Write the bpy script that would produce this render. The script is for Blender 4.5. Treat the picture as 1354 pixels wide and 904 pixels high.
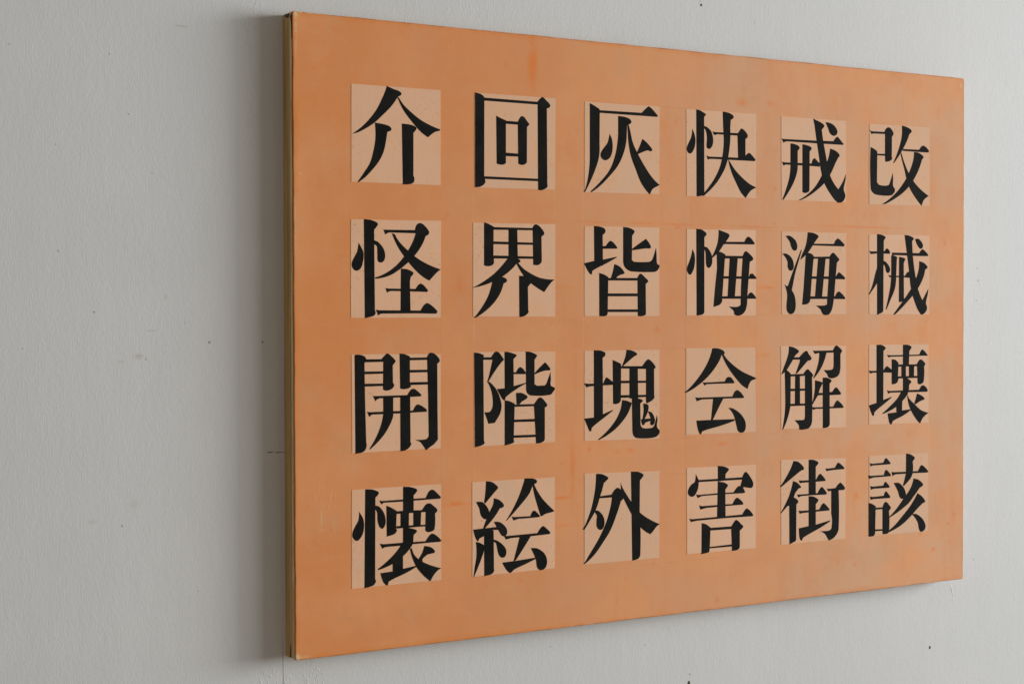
import bpy, bmesh, math, random
from mathutils import Vector, Matrix
from mathutils.geometry import tessellate_polygon

random.seed(4)
scene = bpy.context.scene
for o in list(bpy.data.objects):
    bpy.data.objects.remove(o)

# ------------------------------------------------------------------ camera, world, light, exposure
PANEL_W, PANEL_H, PANEL_T = 0.8745, 0.600, 0.0235     # signboard in metres
ZC = 1.45                                             # height of its middle above the floor
CAM_R = Matrix(((0.85052442, 0.01189051, -0.52580113),
                (-0.52592995, 0.01461408, -0.85040232),
                (-0.00242762, 0.99982251, 0.01868321)))
CAM_C = Vector((-1.07459262, -1.41367696 - PANEL_T, 0.02358772 + ZC))
F_PX = 2200.0                                         # focal length in pixels of the 1354 x 904 photograph

cam_data = bpy.data.cameras.new('camera')
cam_data.sensor_fit = 'HORIZONTAL'
cam_data.sensor_width = 36.0
cam_data.lens = F_PX / 1354.0 * 36.0
cam_data.clip_start, cam_data.clip_end = 0.05, 60.0
cam_data.dof.use_dof = True
cam_data.dof.focus_distance = 1.78
cam_data.dof.aperture_fstop = 18.0
cam = bpy.data.objects.new('camera', cam_data)
m = CAM_R.to_4x4(); m.translation = CAM_C
cam.matrix_world = m
scene.collection.objects.link(cam)
scene.camera = cam

world = bpy.data.worlds.new('World'); scene.world = world
world.use_nodes = True
bg = world.node_tree.nodes['Background']
bg.inputs['Color'].default_value = (1.0, 0.875, 0.74, 1)
bg.inputs['Strength'].default_value = 0.255

def area_lamp(name, loc, target, w, h, energy, col):
    """rectangular lamp off to the right"""
    d = bpy.data.lights.new(name, 'AREA')
    d.shape = 'RECTANGLE'; d.size, d.size_y = w, h
    d.energy, d.color = energy, col
    o = bpy.data.objects.new(name, d)
    o.location = loc
    o.rotation_euler = (Vector(target) - Vector(loc)).to_track_quat('-Z', 'Y').to_euler()
    scene.collection.objects.link(o)
    return o
area_lamp('window_light', (5.9, -2.1, ZC + 0.55), (-0.3, -1.7, ZC + 0.1), 2.2, 2.1, 470, (0.925, 0.968, 1.0))
area_lamp('added_fill_light', (5.9, -5.0, ZC + 0.55), (-0.3, -3.6, ZC + 0.1), 3.4, 2.1, 205, (0.94, 0.972, 1.0))  # added lamp, no known window: widens the soft edge of the board's shadow

vs = scene.view_settings
scene.display_settings.display_device = 'sRGB'
vs.view_transform = 'Standard'; vs.look = 'None'; vs.exposure = 0.0; vs.gamma = 1.0
vs.use_curve_mapping = False

# ------------------------------------------------------------------ helpers
def at(px, py, y):
    """point of the photograph's pixel on the plane Y = y (wall, board face ...)"""
    d = CAM_R @ Vector(((px - 677.0) / F_PX, (452.0 - py) / F_PX, -1.0))
    return CAM_C + d * ((y - CAM_C.y) / d.y)

def link(name, me, mat, parent=None):
    o = bpy.data.objects.new(name, me)
    for mt in (mat if isinstance(mat, (list, tuple)) else [mat]):
        me.materials.append(mt)
    scene.collection.objects.link(o)
    if parent is not None:
        o.parent = parent
        if parent.type == 'EMPTY':                      # meshes are built in world coordinates
            o.matrix_parent_inverse = Matrix.Translation(parent.location).inverted()
    return o

def mesh(name, verts, faces):
    me = bpy.data.meshes.new(name); me.from_pydata([tuple(v) for v in verts], [], faces); me.update()
    return me

def prism(name, outline, y_front, y_back):
    """closed plate: outline = (x, z) points, standing in the XZ plane"""
    n = len(outline)
    area = sum(outline[i][0]*outline[(i+1) % n][1] - outline[(i+1) % n][0]*outline[i][1] for i in range(n))
    if area < 0: outline = outline[::-1]
    tris = tessellate_polygon([[Vector((x, z, 0)) for x, z in outline]])
    vs_ = [(x, y_front, z) for x, z in outline] + [(x, y_back, z) for x, z in outline]
    fs = []
    for a, b, c in tris:
        p, q, r = (Vector(outline[k]) for k in (a, b, c))
        if (q - p).cross(r - p) < 0: b, c = c, b
        fs.append((a, b, c)); fs.append((a + n, c + n, b + n))
    for i in range(n):
        j = (i + 1) % n
        fs.append((i, i + n, j + n, j))
    return mesh(name, vs_, fs)

def bevelled_box(name, x0, x1, y0, y1, z0, z1, bev, seg=2):
    bm = bmesh.new()
    bmesh.ops.create_cube(bm, size=1.0)
    for v in bm.verts:
        v.co = Vector(((x0 + x1)/2 + v.co.x*(x1 - x0), (y0 + y1)/2 + v.co.y*(y1 - y0), (z0 + z1)/2 + v.co.z*(z1 - z0)))
    if bev:
        bmesh.ops.bevel(bm, geom=bm.edges[:], offset=bev, segments=seg, affect='EDGES', profile=.6)
    me = bpy.data.meshes.new(name); bm.to_mesh(me); bm.free()
    return me

# ------------------------------------------------------------------ node helpers
class Mat:
    def __init__(s, name, rough=.6, spec=.4):
        s.m = bpy.data.materials.new(name); s.m.use_nodes = True
        s.t = s.m.node_tree; s.b = s.t.nodes['Principled BSDF']
        s.b.inputs['Roughness'].default_value = rough
        s.b.inputs['Specular IOR Level'].default_value = spec
        s.geo = s.t.nodes.new('ShaderNodeNewGeometry')
        s.pos = s.geo.outputs['Position']
    def put(s, sock, v):
        if isinstance(v, bpy.types.NodeSocket): s.t.links.new(v, sock)
        elif hasattr(v, '__len__') and len(v) == 3 and sock.type == 'RGBA': sock.default_value = (*v, 1)
        else: sock.default_value = v
    def math(s, op, a, b=0.0, c=None):
        n = s.t.nodes.new('ShaderNodeMath'); n.operation = op
        s.put(n.inputs[0], a); s.put(n.inputs[1], b)
        if c is not None: s.put(n.inputs[2], c)
        return n.outputs[0]
    def vec(s, op, a, b):
        n = s.t.nodes.new('ShaderNodeVectorMath'); n.operation = op
        s.put(n.inputs[0], a); s.put(n.inputs[1], b)
        return n.outputs['Value'] if op in ('LENGTH', 'DISTANCE') else n.outputs[0]
    def ramp(s, x, lo, hi, a=0.0, b=1.0):
        n = s.t.nodes.new('ShaderNodeMapRange'); n.interpolation_type = 'SMOOTHSTEP'
        for k, v in zip(range(5), (x, lo, hi, a, b)): s.put(n.inputs[k], v)
        return n.outputs[0]
    def noise(s, scale, detail=2.0, rough=.5, off=(0, 0, 0), v=None, dist=0.0):
        n0 = s.t.nodes.new('ShaderNodeVectorMath'); n0.operation = 'MULTIPLY_ADD'
        s.put(n0.inputs[0], v or s.pos); s.put(n0.inputs[1], scale if hasattr(scale, '__len__') else (scale,)*3); s.put(n0.inputs[2], off)
        n = s.t.nodes.new('ShaderNodeTexNoise')
        n.inputs['Scale'].default_value = 1.0; n.inputs['Detail'].default_value = detail
        n.inputs['Roughness'].default_value = rough; n.inputs['Distortion'].default_value = dist
        s.t.links.new(n0.outputs[0], n.inputs['Vector'])
        return n.outputs['Fac']
    def mix(s, f, a, b, mode='MIX'):
        n = s.t.nodes.new('ShaderNodeMix'); n.data_type = 'RGBA'; n.blend_type = mode
        s.put(n.inputs[0], f); s.put(n.inputs[6], a); s.put(n.inputs[7], b)
        return n.outputs[2]
    def blob(s, p, rx, rz, soft=.2):
        """1 inside an ellipse round p on the wall plane, fading to 0 at its rim"""
        d = s.vec('SUBTRACT', s.pos, tuple(p))
        d = s.vec('MULTIPLY', d, (1/rx, 0, 1/rz))
        return s.ramp(s.vec('LENGTH', d, (0, 0, 0)), soft, 1.0, 1.0, 0.0)
    def color(s, c): s.put(s.b.inputs['Base Color'], c)
    def bump(s, h, strength, dist, prev=None):
        n = s.t.nodes.new('ShaderNodeBump'); n.inputs['Strength'].default_value = strength
        n.inputs['Distance'].default_value = dist
        s.put(n.inputs['Height'], h)
        if prev is not None: s.t.links.new(prev, n.inputs['Normal'])
        s.t.links.new(n.outputs[0], s.b.inputs['Normal'])
        return n.outputs[0]

# ------------------------------------------------------------------ the twenty-four characters, traced as outlines
# each character: (what it is, crop origin x, y, crop size, paper outline, strokes); 's' marks a smooth outline point
GLYPHS = [
('介', 450,103,150, "88,48 798,98 800,856 88,828", [
"370,65 420,88s 470,107s 487,125s 482,140s 462,150 445,175 400,235s 330,305s 270,360s 200,405s 140,435s 92,447 165,395s 230,330s 290,250s 335,160s 360,100s",
"452,150 468,160 500,210s 560,270s 640,335s 720,380s 797,412 795,422 760,430s 725,452s 700,475 640,430s 570,350s 510,270s 475,205s",
"275,357 340,368s 390,385s 408,405s 402,422s 375,432 365,500s 345,590s 305,670s 240,750s 190,800s 145,832 138,828 185,760s 235,680s 262,590s 278,500s 280,420s",
"490,365 540,370s 585,382s 607,400s 600,420s 583,440 583,780 590,795 588,828s 565,845s 530,850 498,848"]),
('回', 606,112,150, "130,63 775,110 770,838 130,820", [
"133,63 165,70s 190,82s 208,100 207,740 217,770s 205,795s 170,815s 133,818",
"205,104 635,138 635,160 205,128",
"632,136 668,100s 700,125s 733,165s 725,185s 706,190 710,795 712,812s 690,832s 655,842s 636,835",
"208,730 637,750 637,770 208,751",
"302,248 340,268s 380,285 380,625 365,636s 335,638s 306,630",
"474,298 498,255s 520,255s 545,285s 568,318 548,338 547,620 530,636s 500,640s 478,630",
"370,288 476,296 476,320 370,312","378,542 480,550 480,574 378,570"]),
('灰', 748,122,150, "152,75 748,115 745,812 150,797", [
"192,87 225,105s 270,135 272,165 270,420 265,520s 235,620s 195,715s 155,795 147,793 170,720s 188,600s 192,480",
"270,144 605,165 640,130s 660,113 680,125s 735,188 730,198 270,165",
"350,332 368,370s 375,430s 368,490s 345,530s 312,543s 284,522s 278,490s 300,450s 335,400s",
"418,190 460,195s 505,210s 524,232s 518,250s 490,262 487,340 470,460s 420,580s 340,680s 270,750s 205,797 195,792 270,720s 350,620s 395,500s 415,380s 418,300",
"492,260 502,258 515,310s 535,400s 570,480s 630,590s 690,680s 750,740 720,755s 690,775s 672,815 660,805 600,720s 560,620s 520,510s 500,400s 495,320s",
"612,372 645,400s 680,440s 690,460s 680,472s 655,465s 620,475s 570,497 566,485 590,430s"]),
('快', 888,140,130, "135,30 778,75 775,850 140,830", [
"190,210 208,250s 220,310s 215,370s 195,420s 170,440s 145,420s 140,385s 155,345s 180,290s",
"227,34 262,42s 318,78 312,90 300,103 302,820 265,830s 230,832",
"300,185 325,195s 365,235s 382,300s 378,360s 350,397s 325,385s 322,350s 325,290s 315,230s 300,205",
"378,235 400,242 610,252 640,208 665,220s 700,270s 695,295s 680,305 680,460 710,433s 735,450s 773,495 765,510 400,490 350,488 335,497 320,458 345,467 612,477 606,275 420,262 402,270 388,265",
"470,54 510,60s 555,80s 572,102s 565,118s 545,130 540,200 540,320s 525,450s 510,520s 480,600s 420,700s 350,780s 295,830 275,825 340,750s 400,660s 445,560s 470,450s 480,330s 475,200s",
"520,490 540,520s 585,590s 650,660s 720,720s 778,750 770,757 735,775s 705,810s 682,848 640,800s 590,700s 555,620s 530,540s"]),
('戒', 1010,148,130, "160,42 755,85 755,832 163,810", [
"163,246 190,250 480,265 640,270 660,240s 680,228 735,297 728,305 480,290 220,272 195,275 182,286",
"453,63 490,80s 540,108s 557,130s 545,150s 533,165 545,260 565,370s 590,500s 620,610s 685,712 720,655s 755,570 752,620s 735,710s 750,770s 740,805s 715,832s 680,832s 640,795s 560,665s 525,540s 505,400s 480,230s 465,120s",
"610,338 650,352s 690,385s 697,405s 685,420 660,470s 620,560s 570,640s 500,710s 420,770s 340,812 315,814 400,760s 470,690s 530,590s 575,480s 600,400s",
"567,97 590,97s 640,120s 675,170s 672,205s 645,222s 610,200s 590,150s",
"245,290 280,295s 325,318s 327,340s 312,358 312,480 305,560s 270,660s 220,750s 182,808 170,805 205,710s 235,600s 245,480",
"355,298 390,305s 435,325s 438,345s 422,365 420,710 415,732s 380,747s 355,738",
"166,458 188,464 440,475 450,440s 468,424 500,460 515,470 515,505 430,498 200,485 182,495"]),
('改', 1122,153,130, "193,75 745,108 745,830 190,815", [
"193,132 215,144 330,150 345,120s 370,108s 395,125s 415,168s 400,195 398,385 402,398s 375,420s 337,425 335,370 262,365 262,350 335,352 335,170 225,165 212,172",
"203,288 235,305s 265,330 262,610 280,635s 310,642 365,640s 385,600s 407,522 410,580s 410,645s 428,680s 415,715s 385,735s 270,730s 225,710s 203,665s",
"490,92 530,103s 575,130s 580,150s 560,172 530,250s 480,345s 418,437 410,435 450,340s 480,240s 492,160s",
"500,307 650,314 668,285s 690,275 715,292s 740,325s 735,340 690,338 500,325",
"602,335 640,340s 685,370s 690,385s 675,405 640,510s 580,620s 500,710s 400,780s 340,812 305,814 390,755s 470,670s 540,560s 590,430s",
"485,338 510,420s 545,510s 600,605s 660,675s 740,740 720,750s 690,780s 672,830 640,790s 580,700s 540,610s 515,500s 480,360s"]),
('怪', 450,279,150, "85,65 803,80 800,850 85,850", [
"145,250 165,285s 185,330s 180,410s 160,460s 125,476s 95,450s 92,410s 115,360s 135,320s",
"187,65 240,70s 290,90s 300,105s 290,125s 270,150 276,790 282,815s 260,838s 195,853",
"270,233 300,245s 345,300s 358,360s 345,400s 320,411s 298,395s 295,340s 290,280s 270,265",
"343,147 365,149 595,152 605,115s 632,96s 665,110s 708,165s 700,190s 680,200 640,290s 570,380s 480,460s 390,515s 282,540 275,530 370,490s 460,420s 530,330s 575,250s 600,178 420,172 385,172 358,187",
"410,175 435,185 475,250s 540,315s 620,380s 710,430s 802,465 780,480s 745,515s 710,555 640,510s 570,440s 500,350s 450,270s",
"483,458 530,463s 578,485s 583,500s 562,525 555,560 560,800 480,800",
"360,613 385,617 600,620 620,590s 642,576 665,590s 700,632 693,645 560,640 410,637 390,640 372,650",
"283,785 310,790 640,792 665,750s 690,732 715,742s 772,795s 770,812s 755,818 600,815 340,817 318,820 302,832"]),
('界', 606,283,150, "118,68 772,82 772,818 118,815", [
"205,67 235,75s 282,100 280,330 285,385s 270,408s 230,416s 205,408",
"275,104 600,112 600,130 275,125","400,115 470,115 475,370 400,370",
"592,108 605,87s 625,83s 655,105s 685,148s 682,165s 663,180 666,370 660,390s 630,408s 597,404",
"278,218 600,228 600,246 278,240","282,330 600,338 600,357 282,354",
"400,345 480,358s 495,372s 490,385s 465,395 430,435s 350,500s 250,550s 165,578s 112,587 190,545s 280,480s 340,420s 385,365s",
"462,392 480,392 520,435s 590,480s 660,510s 768,522 740,545s 710,585s 685,622 640,595s 560,535s 510,475s",
"275,520 310,495s 350,500s 385,518s 385,540s 362,552 340,620s 290,700s 220,770s 135,828 130,822 190,740s 235,660s 262,580s",
"485,492 540,495s 590,520 580,548s 555,580 558,770 562,778s 540,805s 500,820s 487,815"]),
('皆', 748,285,150, "150,85 745,95 745,800 150,800", [
"225,84 260,86s 305,100s 318,120s 312,140s 295,155 297,340 297,400 228,400",
"295,243 318,243 345,208s 362,202s 390,225s 412,255 408,264 295,265",
"147,380 230,360 300,350 405,328 408,334 330,378s 215,440s 208,468s 195,466s 170,430s",
"458,92 500,96s 545,118s 548,135s 530,160 528,355 545,368 640,370s 680,362s 700,325s 720,255 724,300s 727,375s 735,390s 748,395s 745,415s 728,440s 700,450s 530,446s 490,430s 465,400s 458,370",
"640,185 660,210s 680,248s 672,262s 640,262s 580,270s 530,277 530,265 570,235s",
"388,386 430,405s 470,455s 462,465s 430,475s 408,490 405,500 360,500 375,450s",
"267,457 305,468s 340,490 335,780 325,797s 300,802 268,800",
"330,497 575,497 575,518 330,517",
"572,497 582,475s 600,463s 630,490s 658,520s 650,535s 638,545 640,780 635,792s 600,802s 575,798",
"332,620 577,620 577,643 332,643","332,747 577,747 577,768 332,768"]),
('悔', 888,295,130, "140,55 775,65 775,850 138,850", [
"193,238 210,280s 216,340s 205,420s 185,462s 170,475s 145,450s 142,410s 160,360s 180,300s",
"227,54 275,58s 320,92s 322,105s 302,132 302,820 285,840s 230,850",
"300,215 330,225s 365,280s 375,330s 370,380s 345,412s 322,395s 315,340s 312,270s 300,235",
"433,62 470,75s 525,100s 533,118s 515,150 500,172 670,172 685,140s 705,123 730,138s 765,185 760,197 500,193 480,195 445,250s 410,290s 378,318 370,310 400,250s 425,170s",
"415,255 460,268s 497,290 490,340 465,700 466,718s 440,752s 385,770 400,590 418,420",
"535,315 610,315 582,680 515,680",
"655,300 668,270s 685,258s 715,280s 752,325s 740,345s 720,355 700,630 695,740 685,790s 660,830s 620,850s 580,840s 570,805s 525,765 590,770s 632,755s 635,720s 640,560s",
"490,300 660,302 660,325 490,325",
"475,487 645,489 715,490 722,470s 745,462 780,500 778,513 645,512 475,510",
"462,672 636,670 700,672 715,645s 740,638s 780,688 775,695 640,695 462,695"]),
('海', 1010,296,130, "165,70 755,85 755,832 165,832", [
"200,112 235,108s 290,150s 308,200s 300,240s 275,245s 255,220s 235,160s",
"170,275 205,272s 255,310s 275,370s 268,420s 240,430s 220,400s 215,340s",
"343,235 348,245 330,310s 290,450s 262,590s 258,610 280,650s 293,720s 285,800s 250,830s 215,805s 208,750s 215,660s 205,600s 190,555 215,575 225,560 270,430s",
"403,78 450,82s 498,105s 503,120s 480,152 460,182 645,184 660,150s 683,132 710,155s 743,190 738,208 640,205 450,198 410,260s 335,332 350,285s 385,200s",
"385,280 405,265 440,275s 462,300 455,350 440,520 428,690 420,720s 390,740s 352,742 365,600 378,400",
"500,305 570,305 535,680 470,680",
"605,300 622,275s 640,265s 670,295s 695,330s 682,345 672,360 655,560 640,720s 625,790s 600,830s 570,838s 540,825s 520,785s 478,750 545,750s 578,740s 582,700s 595,500s",
"455,303 606,300 606,322 455,320",
"445,482 600,483 665,482 680,455s 695,445s 748,495 745,510 665,508 440,505",
"430,665 590,667 655,665 675,630s 695,622s 750,682 745,692 640,690 428,690"]),
('械', 1122,299,130, "190,75 742,88 742,812 190,810", [
"262,73 300,78s 340,98s 338,112s 325,135 322,400 320,775 312,792s 262,815 262,400",
"262,380 262,525 240,560s 190,632 186,625 220,540s 245,440s",
"190,228 215,232 330,230 350,203 370,215s 383,242 378,255 265,250 205,258",
"318,318 340,325s 375,370s 382,405s 365,432s 345,415s 335,370s 318,345",
"400,243 650,248 668,220s 685,212 715,240s 735,265 728,276 640,275 430,266 400,272",
"515,82 550,85s 598,108s 600,120s 585,138 590,250 605,390s 620,480s 640,580s 680,680 710,620s 735,572 730,620s 712,705s 722,745s 715,780s 680,812s 660,805s 620,730s 575,580s 555,400s 530,200s",
"650,322 690,335s 725,370s 725,385s 705,400 685,480s 640,570s 580,650s 500,740s 430,810 410,812 470,730s 540,630s 600,530s 640,420s",
"612,120 640,115s 675,150s 685,185s 670,208s 650,200s 625,160s",
"393,270 420,272s 448,285s 445,300s 438,480 425,580s 385,680s 350,765 342,765 365,660s 385,550s 393,420",
"465,282 495,288s 522,300s 518,315s 508,340 510,660 515,670s 490,695s 463,697",
"366,447 390,455 520,457 540,425s 575,412 605,440 612,478 590,478 500,470 390,468 378,472"]),
('開', 450,457,150, "90,68 800,65 800,815 95,855", [
"113,72 150,70s 195,85s 207,105 193,140 197,400 207,770 210,800s 195,835s 165,852s 120,860 117,500",
"190,108 345,106 345,128 190,132",
"328,106 370,62s 390,68s 440,118s 435,135s 418,155 420,295 430,312s 415,340s 370,358s 340,350 342,128",
"195,205 345,203 345,222 195,227","195,302 345,300 345,320 195,325",
"472,63 510,65s 555,85 555,310 563,322s 545,338s 500,346s 477,340",
"550,95 705,92 705,112 550,116","555,192 700,190 700,210 555,214","555,290 700,287 700,308 555,313",
"690,90 705,65s 728,55s 760,70s 792,110s 788,130s 773,142 775,500 778,745 750,780s 710,810s 685,832 660,795s 635,765s 595,748 640,748s 690,740s 705,715 700,400 692,110",
"260,398 285,400 535,392 560,352s 587,342s 615,360s 648,390 640,403 420,414 315,418 295,425 280,442",
"213,525 235,528 480,518 580,515 600,478s 625,467s 690,510 688,525 480,538 250,548 232,567",
"342,415 422,410 422,560 395,630s 340,720s 238,825 232,820 285,730s 325,630s 343,540",
"478,400 557,400 560,770 567,780s 545,815s 510,835s 480,838"]),
('階', 606,453,150, "128,75 770,70 770,790 128,828", [
"128,78 165,82s 205,98 200,130 205,780 210,800s 180,820s 132,832",
"200,116 262,115 285,80s 310,70s 335,90s 365,135 345,155s 300,215s 240,310 255,315 300,365s 330,430s 345,500s 335,560s 305,615s 290,638 240,645 225,600s 207,552 245,552s 268,525s 275,470s 262,380s 230,310 245,260s 272,136 200,136",
"368,72 400,74s 465,97s 460,110s 440,130 442,300 442,370 370,375",
"440,235 460,235 478,203s 495,193 515,205s 540,240 535,250 440,250",
"308,368 372,362 440,345 540,318 540,325 470,365s 380,432s 372,455s 362,458s 340,430s",
"537,70 575,73s 628,98s 625,110s 608,135 608,330 630,342 670,340s 695,335s 715,290s 735,232 738,290s 738,340s 770,360s 760,385s 730,415s 580,420s 548,400s 540,370",
"692,155 715,180s 735,212s 725,220s 690,222s 610,252 610,240 650,195s",
"460,400 500,398s 545,420s 552,435s 530,455s 505,470s 490,490 465,490 462,440",
"370,457 410,465s 450,485 442,770 445,790s 420,805s 370,818",
"445,492 605,487 605,505 445,510",
"603,490 635,445s 658,435s 690,465s 710,500s 690,515 690,770 680,785s 645,800s 620,800",
"440,612 622,605 622,627 440,632","440,737 622,730 622,750 440,757"]),
('塊', 748,447,150, "150,100 745,90 745,800 150,818", [
"224,97 270,97s 312,112s 317,128s 310,145s 295,155 297,400 297,640 225,640",
"147,358 175,362 300,360 318,318s 330,312s 380,352 378,372 295,376 190,384 165,392",
"148,640 230,630 296,605 375,570 378,576 310,630s 210,712s 205,735s 192,742s 170,695s",
"485,92 525,97s 568,120s 568,132s 540,150s 455,225 450,218 475,150s",
"374,172 410,188s 442,205 440,495 430,512s 400,525s 378,522",
"440,222 610,222 625,200 655,168s 685,185s 718,232s 705,245 706,455s 708,470s 690,495s 645,520 640,500 640,245 440,241",
"508,230 575,230 578,480 508,480",
"440,338 640,338 640,355 440,359","440,453 640,450 640,468 440,475",
"450,492 490,498s 528,515 505,580s 470,640s 400,720s 320,780s 262,812 258,805 330,740s 400,650s 440,560s",
"528,478 570,478s 610,490s 615,500s 595,520 597,690 610,712s 640,718 690,712s 708,690s 725,612 732,640s 728,705s 748,735s 745,760s 720,785s 690,793 570,795s 540,775s 532,735",
"618,520 650,525s 662,545s 650,600s 628,645 612,645 622,580s",
"600,645 620,642 685,638 685,655 635,672 622,692s 610,688s",
"655,580 685,590s 705,625s 712,660s 695,692s 675,685s 678,640s"]),
('会', 888,452,130, "135,58 770,50 775,825 135,855", [
"375,58 425,58s 475,78s 488,98s 482,115s 460,120 430,190s 360,290s 280,370s 200,430s 130,468 125,460 200,385s 280,280s 340,170s",
"462,118 478,108 500,145s 560,205s 640,265s 720,305s 778,330 770,342 735,355s 712,390s 700,432 650,400s 580,320s 510,220s",
"285,370 310,372 490,362 505,330s 530,320s 550,328s 580,370 570,380 400,384 325,388 302,400",
"217,508 245,511 560,500 580,455s 605,440 635,460s 668,505 660,515 480,520 280,528 232,545",
"382,520 478,516 440,590s 380,715 362,720 372,620s",
"228,722 360,715 580,708 582,722 450,770s 285,820s 268,848s 250,825s 235,770s",
"522,605 560,608s 630,655s 675,720s 683,780s 670,820s 640,833s 610,815s 595,760s 570,670s"]),
('解', 1010,448,130, "157,65 755,62 755,812 160,830", [
"230,68 270,75s 320,105s 322,120s 295,145 278,168 325,168 350,140 390,108s 415,140s 440,180s 425,198 405,200 370,240s 310,312 290,325 305,280s 328,215s 332,190 270,190 240,240s 215,280 180,315s 160,328 180,270s 210,190s 228,120s",
"192,300 212,285 245,315s 248,330 245,620 230,690s 205,770s 178,832 170,830 185,740s 195,650s 196,500",
"240,325 370,320 370,340 240,345",
"360,325 385,290s 405,278s 430,300s 455,335s 443,350 445,740s 435,790s 410,822s 375,830 332,832s 320,790s 282,745 340,745s 372,738s 378,700 378,340",
"288,330 332,330 334,605 285,605","240,457 380,455 380,475 240,480","242,595 380,592 380,612 242,617",
"450,108 475,108 635,105 650,75s 668,60s 695,78s 720,108s 715,120s 705,140 705,260 698,310s 675,345s 625,362s 595,352s 580,320s 548,285 600,285s 635,275s 642,240 642,125 500,130 470,138",
"510,120 578,120 560,190s 520,280s 460,362 455,358 485,280s 505,200s",
"470,380 500,385s 545,400 535,420 515,460 505,495 545,495 545,515 498,518 450,600 443,600 460,530s 470,450s",
"542,355 580,355s 622,378s 620,392s 605,410 607,780 600,800s 575,815s 543,818",
"600,488 630,486 650,455s 668,445s 695,475s 712,500 705,512 600,517",
"440,625 470,628 640,620 660,580s 680,565s 735,625 728,633 610,638 480,642 455,652"]),
('壊', 1122,443,130, "188,88 735,85 735,805 188,822", [
"257,90 300,88s 340,112s 340,125s 322,145 320,610 257,620",
"185,325 210,328 320,325 340,295s 358,285s 400,320 400,345 320,343 225,345 200,353",
"188,645 260,620 320,595 395,565 398,572 330,630s 242,705s 232,740s 220,738s 200,690s",
"500,88 545,88s 578,105s 578,118s 560,145 555,278 500,278","500,385 530,388 575,420s 577,432s 558,455 555,520 500,520",
"352,180 380,184 650,178 668,140s 682,130 705,152s 732,188 640,190 480,196 390,198 370,206",
"397,222 430,225s 460,255 455,380 460,395 450,432s 420,450s 397,450",
"455,270 500,267 600,268 640,265 640,285 455,290","455,378 640,373 640,392 455,398",
"630,265 645,235s 665,222s 690,240s 707,265s 695,285 692,420s 675,445s 650,452s 635,440",
"486,280 528,280 528,385 486,385","556,280 604,280 602,385 556,385",
"352,507 380,512 650,500 670,465s 688,458 715,478s 730,510 720,520 480,525 385,528 368,538",
"485,520 550,520 545,540 500,600s 430,665s 315,724 310,720 385,650s 450,580s",
"440,620 495,600 492,700 440,705",
"360,718 440,708 495,690 570,680 575,686 500,740s 410,788s 395,818s 380,812s 368,770s",
"540,545 560,585s 610,635s 670,690s 738,714 715,728s 680,765s 660,808 645,800 590,720s 555,640s",
"630,535 665,550s 698,578s 695,592s 670,600s 615,635 605,625 620,580s"]),
('懐', 450,637,150, "92,62 803,15 803,780 92,850", [
"150,235 180,285s 190,340s 180,410s 150,460s 125,468s 98,440s 98,400s 120,350s 145,300s",
"198,58 250,58s 300,75s 307,92s 280,125 278,770 285,790s 260,825s 192,845",
"275,185 310,195s 350,250s 362,320s 340,370s 315,360s 297,310s 292,240s 275,210",
"500,37 550,38s 608,55s 612,72s 585,105 585,230 500,230",
"310,147 335,150 500,138 680,126 705,75s 735,60s 770,85s 803,120 795,132 585,148 500,155 370,163 345,165 327,178",
"367,187 410,205s 450,230 445,370 452,385s 430,415s 370,434",
"445,232 500,228 655,222 682,222 682,238 445,254",
"650,225 680,180s 710,168s 745,190s 775,225s 755,250 752,370s 735,390s 695,398s 677,385 680,240",
"480,235 548,235 546,365 480,365","582,230 645,230 640,355 582,360",
"448,350 680,338 680,352 448,370",
"500,360 550,365s 605,380s 610,395s 585,420 582,475 500,500",
"315,490 345,494 500,482 680,470 710,425s 740,410s 808,468 795,475 590,493 500,505 380,515 352,520 335,530",
"495,480 580,475 575,500 555,530 500,590s 420,650s 305,700 298,693 380,625s 450,550s",
"418,640 500,570 500,690 418,710",
"320,725 420,710 500,690 605,665 610,672 530,720s 390,790s 378,820s 365,820s 340,790s",
"555,530 570,525 585,570s 620,610s 690,650s 805,685 780,700s 745,740s 718,790 670,750s 610,680s 570,590s",
"670,508 715,515s 750,540s 752,560s 730,568s 690,580s 655,612 655,645 605,640 632,600 655,560s"]),
('絵', 606,623,150, "112,85 768,45 768,770 112,838", [
"220,78 265,82s 315,120s 315,135s 285,170s 215,255 205,245 215,170s",
"140,243 190,242s 235,290s 250,345s 235,370s 210,380s 180,350s 165,290s",
"283,212 325,225s 362,262s 360,282s 330,295 290,360s 215,450 195,460 220,390s 250,320s 278,260s",
"118,463 200,453 290,443 320,440 320,465 280,465 195,520s 168,535s 158,555s 145,545s 130,510s",
"283,400 330,402s 380,445s 390,490s 370,515s 345,508s 310,450s",
"205,475 282,470 285,780 285,795s 260,820s 207,832",
"140,560 175,568s 212,590 200,650 175,720s 125,843 122,840 130,770s 145,670s",
"280,540 320,555s 370,600s 384,640s 370,680s 340,683s 318,650s 300,570s 282,560",
"530,55 590,55s 620,65s 628,80s 618,95s 595,105 570,170s 510,250s 385,392 382,388 440,290s 490,180s",
"592,105 605,100 625,145s 670,215s 720,270s 768,315 740,325s 690,340s 665,357 655,350 630,270s 605,180s",
"425,357 445,362 575,355 590,320s 612,312s 652,355 645,363 575,370 480,377 440,390",
"360,505 385,513 630,490 660,445s 682,435s 735,485 728,498 580,515 420,530 380,542",
"490,518 580,510 545,570s 460,705 440,715 465,620s",
"350,725 450,712 615,685 618,695 540,735s 450,778s 418,806s 400,800s 375,770s",
"578,610 625,610s 685,650s 708,710s 695,765s 660,785s 630,765s 618,700s"]),
('外', 748,610,150, "150,95 745,75 745,765 150,820", [
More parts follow.
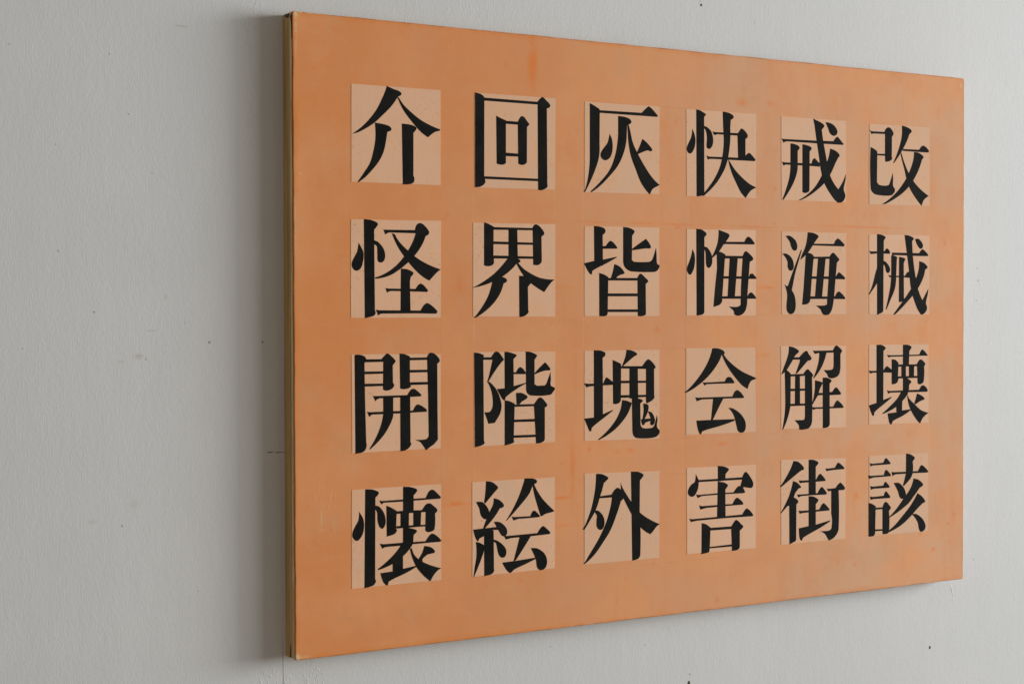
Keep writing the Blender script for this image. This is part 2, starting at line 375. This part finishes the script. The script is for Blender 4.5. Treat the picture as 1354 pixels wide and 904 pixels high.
"242,97 285,98s 335,122s 340,135s 305,170 290,230 275,275 365,262 385,230s 412,208s 440,222s 468,262s 465,290 440,315 410,410s 360,540s 300,640s 230,740s 152,815 147,812 195,730s 260,620s 320,490s 355,370s 368,285 270,292 240,385s 205,450s 150,542 138,540 170,470s 205,370s 230,250s 240,160s",
"232,390 260,390s 300,435s 310,490s 295,535s 270,543s 248,520s 245,470s 248,430s 230,400",
"520,80 575,80s 618,100s 620,112s 592,150 590,400 595,740s 575,775s 530,788",
"437,165 455,210s 520,315 560,370s 610,420s 680,465s 750,497 725,515s 700,550s 675,578 640,560s 580,505s 520,410s 460,290 440,215"]),
('害', 888,609,130, "140,65 775,35 772,800 143,858", [
"425,46 475,50s 522,68s 527,82s 497,120 495,180 425,190",
"222,118 250,175 650,150 668,110s 688,102s 735,165s 752,210s 740,245s 710,248s 665,240 640,265 630,240 648,172 300,192 250,195 245,250s 215,315s 185,330s 155,310s 152,270s 180,220s 215,190s",
"425,190 480,197s 518,220s 515,235s 495,265 497,520 418,525",
"224,308 250,312 420,297 570,288 600,245s 622,228 660,250s 678,290 660,297 500,305 280,323 240,342",
"253,408 280,415 560,395 585,350s 608,338s 662,392 655,402 497,415 320,432 265,448",
"163,530 190,535 650,492 675,450s 697,437s 752,498 745,508 500,525 230,550 178,562",
"277,572 315,580s 357,610 350,810s 340,840s 275,855",
"350,615 560,600 560,625 350,640","348,790 560,765 560,785 348,804",
"548,605 575,560s 598,542s 640,580s 660,605s 628,640 628,790 620,808s 590,822s 556,826"]),
('街', 1010,598,130, "158,68 752,50 750,790 160,848", [
"272,78 310,82s 360,125s 368,155s 345,165s 300,200s 160,318 152,310 200,235s 250,140s",
"268,262 300,272s 340,310s 342,322s 320,330 290,370 275,410 300,425s 317,445s 315,460s 300,475 298,800 290,815s 235,843 233,490 220,490 160,558 155,553 195,480s 235,390s 258,310s",
"412,67 450,65s 498,85s 502,100s 478,130 478,385 412,385",
"320,255 350,257 480,250 505,205s 525,196s 570,252 560,262 430,272 350,278 332,282",
"305,385 330,385 495,372 520,325s 540,317s 582,375 570,386 440,392 345,400 318,412",
"412,400 455,403s 500,430s 500,445s 478,475 478,680 412,690",
"318,532 345,535 510,523 535,475s 555,465s 605,520 600,532 480,543 360,555 330,562",
"322,695 412,675 480,662 608,622 612,630 520,690s 365,780s 348,808s 335,800s 325,760s",
"566,145 590,147 655,138 672,105s 690,92s 742,140 738,152 640,160 590,168 578,172",
"578,330 605,332 660,325 685,290s 710,277s 748,325 740,342 688,347 688,700s 670,750s 635,790s 598,808 585,785s 560,745s 518,720 590,718s 622,695s 620,560 620,350 595,357"]),
('該', 1122,589,130, "190,95 730,65 730,785 190,830", [
"195,160 220,165 320,155 335,120s 350,114s 388,160 380,170 220,182 203,192",
"182,272 210,276 325,268 335,230s 352,222s 392,268 385,280 230,292 192,305",
"197,370 225,375 320,365 332,335s 345,332s 380,375 372,386 230,395 207,405",
"195,465 225,470 325,458 335,425s 350,420s 385,468 378,480 230,490 205,498",
"187,525 220,535s 250,555 245,805 230,830s 187,833",
"312,568 325,530s 345,515s 375,545s 390,570s 372,600 372,790s 350,810s 312,812",
"245,568 315,565 315,582 245,587","245,768 315,765 315,780 245,785",
"530,72 565,77s 608,105s 608,118s 590,145 588,260s 555,320s 510,368 500,365 515,310s 528,250",
"395,240 420,243 640,232 660,188s 678,178s 735,238 725,246 590,252 430,263 405,278",
"598,300 640,310s 685,350s 680,370s 655,385 610,450s 540,540s 375,662 372,655 440,580s 510,480s 570,390s",
"415,342 460,340s 505,380s 528,440s 520,475s 492,488s 470,470s 455,420s",
"635,435 670,460s 705,510s 680,530s 640,570s 560,660s 470,740s 340,808 330,805 420,735s 500,640s 570,550s",
"580,630 620,625s 680,670s 708,730s 700,770s 668,790s 650,770s 635,700s 600,645"]),
]

def outline(txt, n=6):
    """outline points; a segment that touches a smooth point is a Hermite curve"""
    pts, sm = [], []
    for t in txt.split():
        sm.append(t.endswith('s'))
        x, y = t.rstrip('s').split(',')
        pts.append((float(x), float(y)))
    N = len(pts); out = []
    def tan(i, j):              # tangent at i for the segment i->j, scaled to that segment
        a, b = pts[i], pts[j]
        L = ((b[0]-a[0])**2 + (b[1]-a[1])**2) ** .5
        if not sm[i]:
            return None, L
        p, q = pts[i-1], pts[(i+1) % N]
        dx, dy = q[0]-p[0], q[1]-p[1]
        d = (dx*dx + dy*dy) ** .5 or 1
        return (dx/d*L, dy/d*L), L
    for i in range(N):
        j = (i+1) % N
        a, b = pts[i], pts[j]
        out.append(a)
        if not (sm[i] or sm[j]):
            continue
        ta, L = tan(i, j)
        tb, _ = tan(j, (j+1) % N)
        if tb is not None:      # rescale to this segment
            _, L2 = tan(j, (j+1) % N)
            tb = (tb[0]/max(L2, 1e-6)*L, tb[1]/max(L2, 1e-6)*L)
        ch = (b[0]-a[0], b[1]-a[1])
        if ta is None: ta = (2*ch[0]-tb[0], 2*ch[1]-tb[1]) if tb else ch
        if tb is None: tb = (2*ch[0]-ta[0], 2*ch[1]-ta[1])
        if L < 75 and sm[i] != sm[j]:       # short run from a corner into a curve: keep it nearly straight
            ta = (.4*ta[0]+.6*ch[0], .4*ta[1]+.6*ch[1]); tb = (.4*tb[0]+.6*ch[0], .4*tb[1]+.6*ch[1])
        for k in range(1, n):
            t = k/n; t2 = t*t; t3 = t2*t
            h1, h2, h3, h4 = 2*t3-3*t2+1, t3-2*t2+t, -2*t3+3*t2, t3-t2
            out.append((h1*a[0]+h2*ta[0]+h3*b[0]+h4*tb[0], h1*a[1]+h2*ta[1]+h3*b[1]+h4*tb[1]))
    return out

# ------------------------------------------------------------------ materials
YF = -PANEL_T                       # plane of the board's face
X0, X1 = -PANEL_W/2, PANEL_W/2
Z0, Z1 = ZC - PANEL_H/2, ZC + PANEL_H/2

def wall_material():
    k = Mat('wall_paint', .62, .3)
    c = k.mix(k.ramp(k.noise(3.0, 3.0), .3, .7), (.582, .582, .574), (.620, .614, .602))
    c = k.mix(k.ramp(k.noise((60, 60, 14), 3.0, .6, (3, 0, 7)), .25, .8, 0, .35), c, (.545, .545, .53))
    specks = k.math('MULTIPLY', k.ramp(k.noise(230, 1.0, .5, (9, 2, 1)), .77, .82), k.ramp(k.noise(11, 1.0), .5, .6))
    c = k.mix(k.math('MULTIPLY', specks, .35), c, (.30, .285, .25))
    for px, py, rx, rz, a in ((183, 471, .007, .004, .33), (193, 475, .002, .002, .4), (240, 35, .010, .0015, .3),
                              (1330, 108, .004, .006, .15), (160, 478, .005, .002, .2), (200, 437, .008, .001, .3),
                              (219, 393, .004, .004, .16), (178, 665, .008, .006, .12), (998, 30, .0015, .005, .3),
                              (122, 690, .006, .003, .16)):
        mk = k.math('MULTIPLY', k.blob(at(px, py, 0), rx, rz, .1), k.ramp(k.noise(500, 2.0), .3, .6))
        c = k.mix(k.math('MULTIPLY', mk, a*2), c, (.36, .335, .27))
    k.color(c)
    # relief: vertical brush and roller grain, lumps, filler along the joint
    h = k.math('MULTIPLY', k.noise((700, 700, 230), 3.0, .6), 1.0)
    h = k.math('MULTIPLY_ADD', k.noise((1300, 1300, 900), 2.0, .6, (5, 5, 5)), .35, h)
    h = k.math('MULTIPLY_ADD', k.noise((190, 190, 90), 2.0, .5, (1, 8, 3)), .7, h)
    n = k.bump(h, .30, .0006)
    band = k.blob((at(333, 60, 0).x, 0, ZC + .42), .016, .42, .3)
    band2 = k.blob((at(360, 890, 0).x, 0, Z0 - .05), .030, .055, .4)
    band3 = k.blob((at(415, 890, 0).x, 0, Z0 - .04), .018, .045, .3)
    band = k.math('MAXIMUM', k.math('MULTIPLY', band, .5), k.math('MAXIMUM', band2, band3))
    lump = k.ramp(k.noise((260, 260, 130), 3.0, .6, (2, 2, 9), dist=1.5), .52, .66)
    n = k.bump(k.math('MULTIPLY', band, lump), .55, .0008, n)
    return k.m

def orange_material(edge=False):
    k = Mat('orange_edge' if edge else 'orange_paint', .75, .15)
    sx = k.t.nodes.new('ShaderNodeSeparateXYZ'); k.t.links.new(k.pos, sx.inputs[0])
    x, z = sx.outputs[0], sx.outputs[2]
    if edge:
        c = k.mix(k.ramp(k.noise((30, 30, 30), 4.0, .7), .4, .65), (.28, .11, .03), (.45, .21, .07))
        k.color(c); return k.m
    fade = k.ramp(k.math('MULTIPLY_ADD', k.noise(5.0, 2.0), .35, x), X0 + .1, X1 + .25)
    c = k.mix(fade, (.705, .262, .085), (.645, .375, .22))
    c = k.mix(k.ramp(k.noise(7.0, 4.0, .6, (4, 1, 2)), .40, .66, 0, .8), c, (.76, .325, .13))
    c = k.mix(k.ramp(k.noise((18, 18, 14), 4.0, .65, (7, 1, 5)), .47, .72, 0, .3), c, (.67, .24, .08))
    c = k.mix(k.ramp(k.noise((70, 70, 12), 3.0, .6, (3, 3, 3)), .5, .85, 0, .3), c, (.67, .25, .09))
    c = k.mix(k.ramp(k.noise((14, 14, 120), 3.0, .6, (1, 5, 3)), .5, .8, 0, .16), c, (.74, .35, .16))
    spots = k.math('MULTIPLY', k.ramp(k.noise(75, 2.0, .5, (2, 2, 2)), .66, .78), k.ramp(k.noise(9, 1.0, .5, (6, 1, 0)), .45, .6))
    c = k.mix(k.math('MULTIPLY', spots, .45), c, (.70, .17, .045))
    c = k.mix(k.ramp(k.noise(26, 4.0, .7, (1, 9, 4)), .48, .75, 0, .42), c, (.68, .335, .16))
    c = k.mix(k.ramp(k.noise(16, 5.0, .7, (8, 3, 4)), .55, .78, 0, .42), c, (.58, .26, .115))
    # reddish runs and rubbed places
    for px, py, rx, rz, a in ((704, 85, .009, .040, .65), (705, 60, .006, .06, .4), (597, 666, .022, .004, .55), (640, 664, .05, .003, .3),
                              (757, 620, .005, .055, .40), (742, 658, .020, .003, .45), (735, 695, .03, .003, .25),
                              (1013, 380, .018, .003, .5), (900, 297, .30, .0022, .35), (1130, 300, .12, .0022, .35), (765, 300, .003, .05, .3),
                              (980, 135, .012, .007, .35), (1018, 138, .006, .005, .4), (615, 107, .006, .006, .3),
                              (896, 394, .03, .003, .4), (745, 380, .02, .004, .35), (625, 560, .03, .004, .3), (832, 595, .01, .004, .5),
                              (817, 597, .006, .004, .4), (779, 594, .004, .004, .4), (955, 586, .012, .004, .35),
                              (1234, 726, .005, .004, .55), (1130, 745, .004, .004, .45), (1200, 759, .004, .004, .35), (1256, 715, .004, .003, .4),
                              (1254, 692, .004, .004, .4), (1217, 706, .004, .004, .4), (1132, 655, .005, .005, .4), (1000, 470, .025, .004, .35),
                              (760, 480, .006, .06, .2), (605, 180, .02, .02, .25), (880, 180, .012, .03, .2), (605, 380, .015, .03, .2)):
        mk = k.math('MULTIPLY', k.blob(at(px, py, YF), rx, rz, .1), k.ramp(k.noise((60, 60, 60), 3.0), .3, .6))
        c = k.mix(k.math('MULTIPLY', mk, min(1, a*1.6)), c, (.73, .215, .052))
    for px, py, rx, rz, a in ((825, 95, .012, .022, .35), (820, 70, .02, .012, .25), (1185, 715, .05, .02, .35), (1165, 735, .05, .016, .3),
                              (1100, 720, .05, .012, .25), (1010, 590, .015, .02, .3), (430, 690, .03, .03, .2), (1250, 140, .02, .03, .3),
                              (470, 600, .03, .02, .18), (985, 420, .012, .05, .2), (1240, 560, .02, .06, .2), (700, 790, .1, .03, .15)):
        mk = k.math('MULTIPLY', k.blob(at(px, py, YF), rx, rz, .1), k.ramp(k.noise((40, 40, 40), 4.0, .7), .3, .65))
        c = k.mix(k.math('MULTIPLY', mk, a), c, (.52, .34, .20))
    # faint ruled lines left from setting out the rows and columns
    xs = [at(u, 270, YF).x for u in (582, 733, 872, 1000, 1119, 1229, 462, 626, 771, 906, 1031, 1147)]
    for i, u in enumerate(xs):
        mk = k.blob((u, YF, ZC + random.uniform(-.03, .03)), .0009, .27 + random.uniform(-.04, .02), .4)
        c = k.mix(k.math('MULTIPLY', mk, random.choice((.12, .18, .25))), c, (.80, .43, .20) if i % 3 else (.50, .20, .07))
    for v in (120, 245, 293, 418, 466, 595, 645, 772):
        mk = k.math('MULTIPLY', k.blob((random.uniform(-.1, .1), YF, at(600, v, YF).z), .42, .0007, .5), k.ramp(k.noise(16, 2.0, .5, (v, 0, 0)), .4, .6))
        c = k.mix(k.math('MULTIPLY', mk, .28), c, (.60, .22, .07))
    c = k.mix(k.ramp(k.noise((22, 22, 3), 3.0, .6, (5, 0, 1)), .45, .8, 0, .35), c, (.66, .27, .11))
    # handled rim: deeper orange, then worn pale corners
    dx = k.math('MINIMUM', k.math('SUBTRACT', x, X0), k.math('SUBTRACT', X1, x))
    dz = k.math('MINIMUM', k.math('SUBTRACT', z, Z0), k.math('SUBTRACT', Z1, z))
    d = k.math('MINIMUM', dx, dz)
    wob = k.math('MULTIPLY_ADD', k.noise(22, 4.0, .65), .022, k.math('SUBTRACT', d, .0095))
    c = k.mix(k.math('MULTIPLY', k.ramp(wob, .0, .007, .75, 0), k.ramp(x, X0, X1, 1.0, .45)), c, (.68, .225, .05))
    thin = k.math('MULTIPLY', k.ramp(d, .0, .0018, 1, 0), k.ramp(k.noise(40, 3.0, .6, (8, 8, 8)), .4, .62))
    c = k.mix(k.math('MULTIPLY', thin, .7), c, (.32, .115, .03))
    for (px, py, rx, rz, a) in ((393, 869, .005, .006, .8), (403, 868, .010, .002, .35), (392, 18, .004, .004, .9), (400, 16, .022, .0018, .8),
                                (391, 40, .0022, .03, .5), (1271, 114, .002, .005, .7), (397, 229, .0015, .002, .8), (391, 300, .0012, .05, .35),
                                (425, 685, .0012, .012, .5), (438, 655, .001, .012, .35), (427, 700, .006, .001, .4)):
        mk = k.math('MULTIPLY', k.blob(at(px, py, YF), rx, rz, .3), k.ramp(k.noise(220, 3.0, .6), .35, .55))
        c = k.mix(k.math('MULTIPLY', mk, a), c, (.70, .50, .29))
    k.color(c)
    k.put(k.b.inputs['Roughness'], k.ramp(k.noise(18, 3.0), .2, .8, .72, .82))
    h = k.math('MULTIPLY_ADD', k.noise((650, 650, 650), 3.0, .65), .5, k.noise((60, 60, 240), 3.0, .6, (2, 6, 4)))
    n = k.bump(h, .22, .0006)
    ridge = k.math('MULTIPLY', k.blob(at(430, 680, YF), .02, .045, .3), k.ramp(k.noise((160, 160, 60), 2.0, .6, dist=2.), .55, .65))
    n = k.bump(ridge, .3, .0003, n)
    return k.m

def paper_material():
    k = Mat('aged_paper', .8, .12)
    inf = k.t.nodes.new('ShaderNodeObjectInfo')
    rnd = inf.outputs['Random']
    off = k.t.nodes.new('ShaderNodeCombineXYZ'); k.put(off.inputs[0], k.math('MULTIPLY', rnd, 30.0))
    p = k.vec('ADD', k.pos, off.outputs[0])
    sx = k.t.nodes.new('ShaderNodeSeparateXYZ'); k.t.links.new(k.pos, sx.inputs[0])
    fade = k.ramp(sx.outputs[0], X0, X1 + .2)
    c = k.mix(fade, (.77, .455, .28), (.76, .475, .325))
    c = k.mix(k.math('MULTIPLY', rnd, .8), c, (.69, .425, .27))
    c = k.mix(k.ramp(k.noise(30, 4.0, .65, v=p), .45, .72, 0, .55), c, (.75, .415, .225))
    c = k.mix(k.ramp(k.noise(18, 4.0, .6, (0, 3, 8), v=p), .5, .75, 0, .5), c, (.64, .43, .28))
    c = k.mix(k.ramp(k.noise((320, 320, 90), 2.0, .6, v=p), .5, .85, 0, .25), c, (.60, .34, .17))
    fox = k.math('MULTIPLY', k.ramp(k.noise(300, 3.0, .6, v=p), .56, .70), k.ramp(k.noise(22, 2.0, .5, (0, 0, 4), v=p), .48, .62))
    c = k.mix(k.math('MULTIPLY', fox, .5), c, (.45, .26, .11))
    k.color(c)
    k.bump(k.noise((800, 800, 800), 3.0, .65), .2, .0004)
    return k.m

def simple(name, a, b, scale, rough, spec, lo=.4, hi=.65, bump=0.0):
    k = Mat(name, rough, spec)
    f = k.noise(scale, 4.0, .65)
    k.color(k.mix(k.ramp(f, lo, hi), a, b))
    if bump: k.bump(f, bump, .0006)
    return k.m

M_WALL = wall_material()
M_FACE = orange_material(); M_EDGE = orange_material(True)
M_PAPER = paper_material()
def ink_material():
    k = Mat('black_ink', .8, .05)
    c = k.mix(k.ramp(k.noise(40, 4.0, .7), .35, .7), (.007, .007, .0065), (.013, .0125, .011))
    chips = k.math('MULTIPLY', k.ramp(k.noise((420, 420, 420), 3.0, .7, (4, 4, 4)), .70, .76), k.ramp(k.noise(22, 3.0, .6, (1, 1, 7)), .54, .64))
    c = k.mix(k.math('MULTIPLY', chips, .5), c, (.40, .25, .15))
    k.color(c); k.bump(k.noise((500, 500, 500), 3.0, .6), .15, .0003)
    return k.m
M_INK = ink_material()
M_WOOD = simple('old_frame_wood', (.52, .335, .14), (.37, .225, .085), (160, 160, 7), .65, .3, bump=.3)
M_PALE = simple('pale_board_edge', (.74, .60, .40), (.55, .40, .22), (50, 50, 14), .75, .2)
M_DARK = simple('dark_gap', (.02, .016, .012), (.035, .028, .02), 60, .9, .1)
M_RUST = simple('rusty_nail', (.05, .035, .024), (.10, .065, .04), 900, .7, .3)
M_GREY = simple('grey_fleck', (.30, .285, .255), (.39, .375, .34), 900, .8, .2)
M_DRIP = simple('white_paint_drip', (.72, .72, .71), (.66, .66, .65), 200, .5, .4)

# ------------------------------------------------------------------ the wall: a backing with two painted boards
wall = link('wall', bevelled_box('wall', -2.2, 3.4, .0125, .03, 0.0, 3.0, 0), M_DARK)
wall['kind'] = 'structure'; wall['label'] = 'off-white painted board wall behind the orange signboard'
sa, sb = at(361.7, 8, 0), at(374.4, 890, 0)            # the joint between the boards
def seam(z): return sa.x + (sb.x - sa.x) * (z - sa.z) / (sb.z - sa.z)
zt, zb = 3.0, 0.0
def gap(z): return .00003 if z > Z0 - .001 else .00026
left = link('wall_board', prism('wall_board', [(-2.2, zb), (seam(zb) - gap(zb), zb), (seam(Z0) - gap(0), Z0 + .001), (seam(Z0) - gap(Z1), Z0 + .02), (seam(Z1) - gap(Z1), Z1), (seam(zt) - gap(zt), zt), (-2.2, zt)], 0.0, .0125), M_WALL, wall)
right = link('wall_board', prism('wall_board', [(seam(zb) + gap(zb), zb), (3.4, zb), (3.4, zt), (seam(zt) + gap(zt), zt), (seam(Z1) + gap(Z1), Z1), (seam(Z0) + gap(Z1), Z0 + .02), (seam(Z0) + gap(0), Z0 + .001)], 0.0, .0125), M_WALL, wall)

def fleck(name, px, py, r, mat, parent, sx=1.0, sz=1.0, rise=.25):
    c = at(px, py, 0.0); n = 9
    vs_, fs = [], []
    for ring, (rr, yy) in enumerate(((1.0, .0002), (.8, -rise*r*.7), (.35, -rise*r))):
        for i in range(n):
            a = 2*math.pi*i/n; w = 1 + random.uniform(-.18, .18)
            vs_.append((c.x + math.cos(a)*r*rr*sx*w, yy, c.z + math.sin(a)*r*rr*sz*w))
    for g in range(2):
        for i in range(n):
            j = (i+1) % n; fs.append((g*n+i, g*n+j, (g+1)*n+j, (g+1)*n+i))
    fs.append(tuple(2*n+i for i in range(n)))
    return link(name, mesh(name, vs_, fs), mat, parent)
for px, py, r, sx, sz in ((927.3, 7, .0017, .8, 1), (911, 902, .0021, .9, 1.2), (1229.6, 855.5, .0019, .8, 1.1)):
    fleck('nail_head', px, py, r, M_RUST, right, sx, sz)
for px, py, r, sx, sz in ((912.5, 890.6, .0012, .8, 1.1), (1292.2, 354.8, .0010, 1, 1), (1293.4, 371, .0011, .8, 1.1), (1290.8, 397.6, .0010, 1, .8),
                          (1287, 739, .0010, .7, 1.3), (925.6, 2, .0006, .5, 3.0), (1285.7, 836, .0006, 1, 1), (852, 852, .0008, .6, 1.4), (728, 854, .0008, 1.6, .7)):
    fleck('paint_fleck', px, py, r, M_GREY, right, sx, sz, .12)
for px, py, r, sx, sz in ((277, 452.5, .0019, .9, 1.1), (347, 452, .0016, .8, 1.2), (161.5, 695, .0013, 1, 1), (170.5, 151, .0010, 1, 1), (12, 58.5, .0009, 1, 1),
                          (73.5, 191, .0009, .8, 1), (77, 332, .0011, .8, 1.2), (124.5, 412.5, .0014, 1.2, .8), (29.5, 461, .0011, 1, .7), (145, 72, .0008, .6, 2),
                          (201, 229, .0010, 1.2, .6), (245, 427, .0009, 1, .8), (262, 781, .0008, 1, 1)):
    fleck('paint_fleck', px, py, r*.85, M_GREY, left, sx, sz, .06)
# a short split in the wall that runs in behind the board, and a raised run of paint under it
for a, b, hh in ((352, 362, .0007), (362.5, 374, .0005), (374.2, 377.5, .0005)):
    p, q = at(a, 598, 0), at(b, 597.2, 0)
    o = link('wall_crack', mesh('wall_crack', [(p.x, -.0002, p.z - hh*.3), ((p.x+q.x)/2, -.0003, p.z - hh*.6), (q.x, -.0002, q.z), ((p.x+q.x)/2, -.0003, p.z + hh*.5),
             (p.x, .0004, p.z - hh*.3), ((p.x+q.x)/2, .0004, p.z - hh*.6), (q.x, .0004, q.z), ((p.x+q.x)/2, .0004, p.z + hh*.5)],
             [(0, 1, 2, 3), (0, 4, 5, 1), (1, 5, 6, 2), (2, 6, 7, 3), (3, 7, 4, 0)]), M_DARK, left if b < 370 else right)
path = [(1257.5, 773, .0005), (1258, 777, .0010), (1258.8, 782, .0008), (1260.2, 788, .0005), (1259.8, 793, .0007), (1259.6, 798, .0002)]
vs_, fs = [], []
for px, py, r in path:
    c = at(px, py, 0)
    for a in range(5):
        t = math.pi * a / 4
        vs_.append((c.x + math.cos(t)*r, .0001 - math.sin(t)*r*.45, c.z))
for i in range(len(path)-1):
    for a in range(4):
        fs.append((i*5+a, i*5+a+1, (i+1)*5+a+1, (i+1)*5+a))
link('paint_drip', mesh('paint_drip', vs_, fs), M_DRIP, right)

# ------------------------------------------------------------------ the signboard
board = bpy.data.objects.new('signboard', None)
board.location = (0, 0, Z0)
scene.collection.objects.link(board)
board['label'] = 'orange signboard with twenty-four black characters on pasted paper squares, hung on the wall'
board['category'] = 'signboard'
board.empty_display_size = .1

yb, yw, yp = .0004, -.0165, -.0210        # back of the rails, back and front of the pale board
R_ = .022
link('frame_rail', bevelled_box('frame_rail', X0 + .0004, X0 + R_, yw, yb, Z0 + .0004, Z1 - .0004, .0009), M_WOOD, board)
link('frame_rail', bevelled_box('frame_rail', X1 - R_, X1 - .0004, yw, yb, Z0 + .0004, Z1 - .0004, .0009), M_WOOD, board)
link('frame_rail', bevelled_box('frame_rail', X0 + R_, X1 - R_, yw, yb, Z1 - R_, Z1 - .0004, .0009), M_WOOD, board)
link('frame_rail', bevelled_box('frame_rail', X0 + R_, X1 - R_, yw, yb, Z0 + .0004, Z0 + R_, .0009), M_WOOD, board)
link('backing_board', bevelled_box('backing_board', X0 + .0001, X1 - .0001, yp, yw, Z0 + .0002, Z1 - .0002, .0004), M_PALE, board)

# painted sheet: rounded, slightly uneven outline; its cut edge is dirtier than its face
def sheet_outline():
    pts = []; r = .0016; n = 40
    def wob(): return random.uniform(-.00025, .00025)
    for cx, cz, a0 in ((X1 - r, Z1 - r, 0), (X0 + r, Z1 - r, 90), (X0 + r, Z0 + r, 180), (X1 - r, Z0 + r, 270)):
        for i in range(5):
            a = math.radians(a0 + 90*i/4); pts.append((cx + math.cos(a)*r, cz + math.sin(a)*r))
        nx = {0: (-1, 0), 90: (0, -1), 180: (1, 0), 270: (0, 1)}[a0]
        L = (PANEL_W if nx[0] else PANEL_H) - 2*r
        bx, bz = pts[-1]
        for i in range(1, n):
            t = L*i/n
            pts.append((bx + nx[0]*t + (wob() if nx[1] else 0), bz + nx[1]*t + (wob() if nx[0] else 0)))
    return pts
outl = sheet_outline()
bev = .0006
inner = []
for i, (x, z) in enumerate(outl):
    inner.append((x - math.copysign(bev, x) * min(1, (abs(x) > PANEL_W/2 - .004)), z - math.copysign(bev, z - ZC) * min(1, (abs(z - ZC) > PANEL_H/2 - .004))))
n = len(outl)
vs_ = [(x, YF, z) for x, z in inner] + [(x, YF + bev, z) for x, z in outl] + [(x, yp + .0002, z) for x, z in outl]
fs = [tuple(range(n))] + [(i, i + n, (i+1) % n + n, (i+1) % n) for i in range(n)] + [(i + n, i + 2*n, (i+1) % n + 2*n, (i+1) % n + n) for i in range(n)]
me = mesh('painted_sheet', vs_, fs)
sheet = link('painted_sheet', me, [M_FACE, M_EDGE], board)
for p in me.polygons:
    if p.index > n: p.material_index = 1
bm = bmesh.new(); bm.from_mesh(me); bmesh.ops.recalc_face_normals(bm, faces=bm.faces[:]); bm.to_mesh(me); bm.free()

# a split and a dark worn notch in the left edge
def chip(name, pts, x, mat):
    vs_ = [(x, y, z) for y, z in pts] + [(x + .0006, y, z) for y, z in pts]; k = len(pts)
    return link(name, mesh(name, vs_, [tuple(range(k))] + [(i, (i+1) % k, (i+1) % k + k, i + k) for i in range(k)]), mat, board)
chip('edge_split', [(-.0105, Z0 + .0008), (-.0125, Z0 + .001), (-.0128, Z0 + .0115), (-.0118, Z0 + .013), (-.0110, Z0 + .008)], X0 + .0001, M_DARK)
chip('edge_split', [(-.0185, Z1 - .004), (-.0212, Z1 - .0015), (-.0222, Z1 - .012), (-.0220, Z1 - .026), (-.0212, Z1 - .024), (-.0205, Z1 - .011)], X0 - .0003, M_DARK)
chip('edge_wear', [(-.004, Z1 - .0006), (-.019, Z1 - .0006), (-.0195, Z1 - .0028), (-.012, Z1 - .0050), (-.006, Z1 - .0032)], X0 + .0002, M_RUST)

# ------------------------------------------------------------------ the papers and the characters on them
for kanji, ox, oy, size, quad, strokes in GLYPHS:
    sc = size / 904.0
    def to_board(pts, y):
        out = []
        for a, b in pts:
            p = at(ox + a*sc, oy + b*sc, y); out.append((p.x, p.z))
        return out
    q = to_board(outline(quad), YF - .00025)
    fine = []                                          # a knife-cut edge is never quite straight
    for i in range(4):
        a, b = Vector(q[i]), Vector(q[(i+1) % 4])
        for t in range(6):
            p = a.lerp(b, t/6) + Vector((random.uniform(-1, 1), random.uniform(-1, 1))) * .00012
            fine.append((p.x, p.y))
    paper = link('paper_square', prism('paper_square', fine, YF - .00025, YF + .0003), M_PAPER, board)
    paper['label'] = 'pale aged paper square carrying the black character ' + kanji
    bm = bmesh.new()
    for i, s in enumerate(strokes):
        y = YF - .00032 - i*.000006
        pts = to_board(outline(s), y)
        vv = [bm.verts.new((x, y, z)) for x, z in pts]
        for tri in tessellate_polygon([[Vector((x, z, 0)) for x, z in pts]]):
            a, b, c = (Vector(pts[t]) for t in tri)
            if abs((b - a).cross(c - a)) < 1e-12: continue
            if (b - a).cross(c - a) < 0: tri = tri[::-1]
            try: bm.faces.new([vv[t] for t in tri])
            except ValueError: pass
    me = bpy.data.meshes.new('brushed_character'); bm.to_mesh(me); bm.free()
    ch = link('brushed_character', me, M_INK, paper)
    ch['label'] = 'black brush-style character ' + kanji
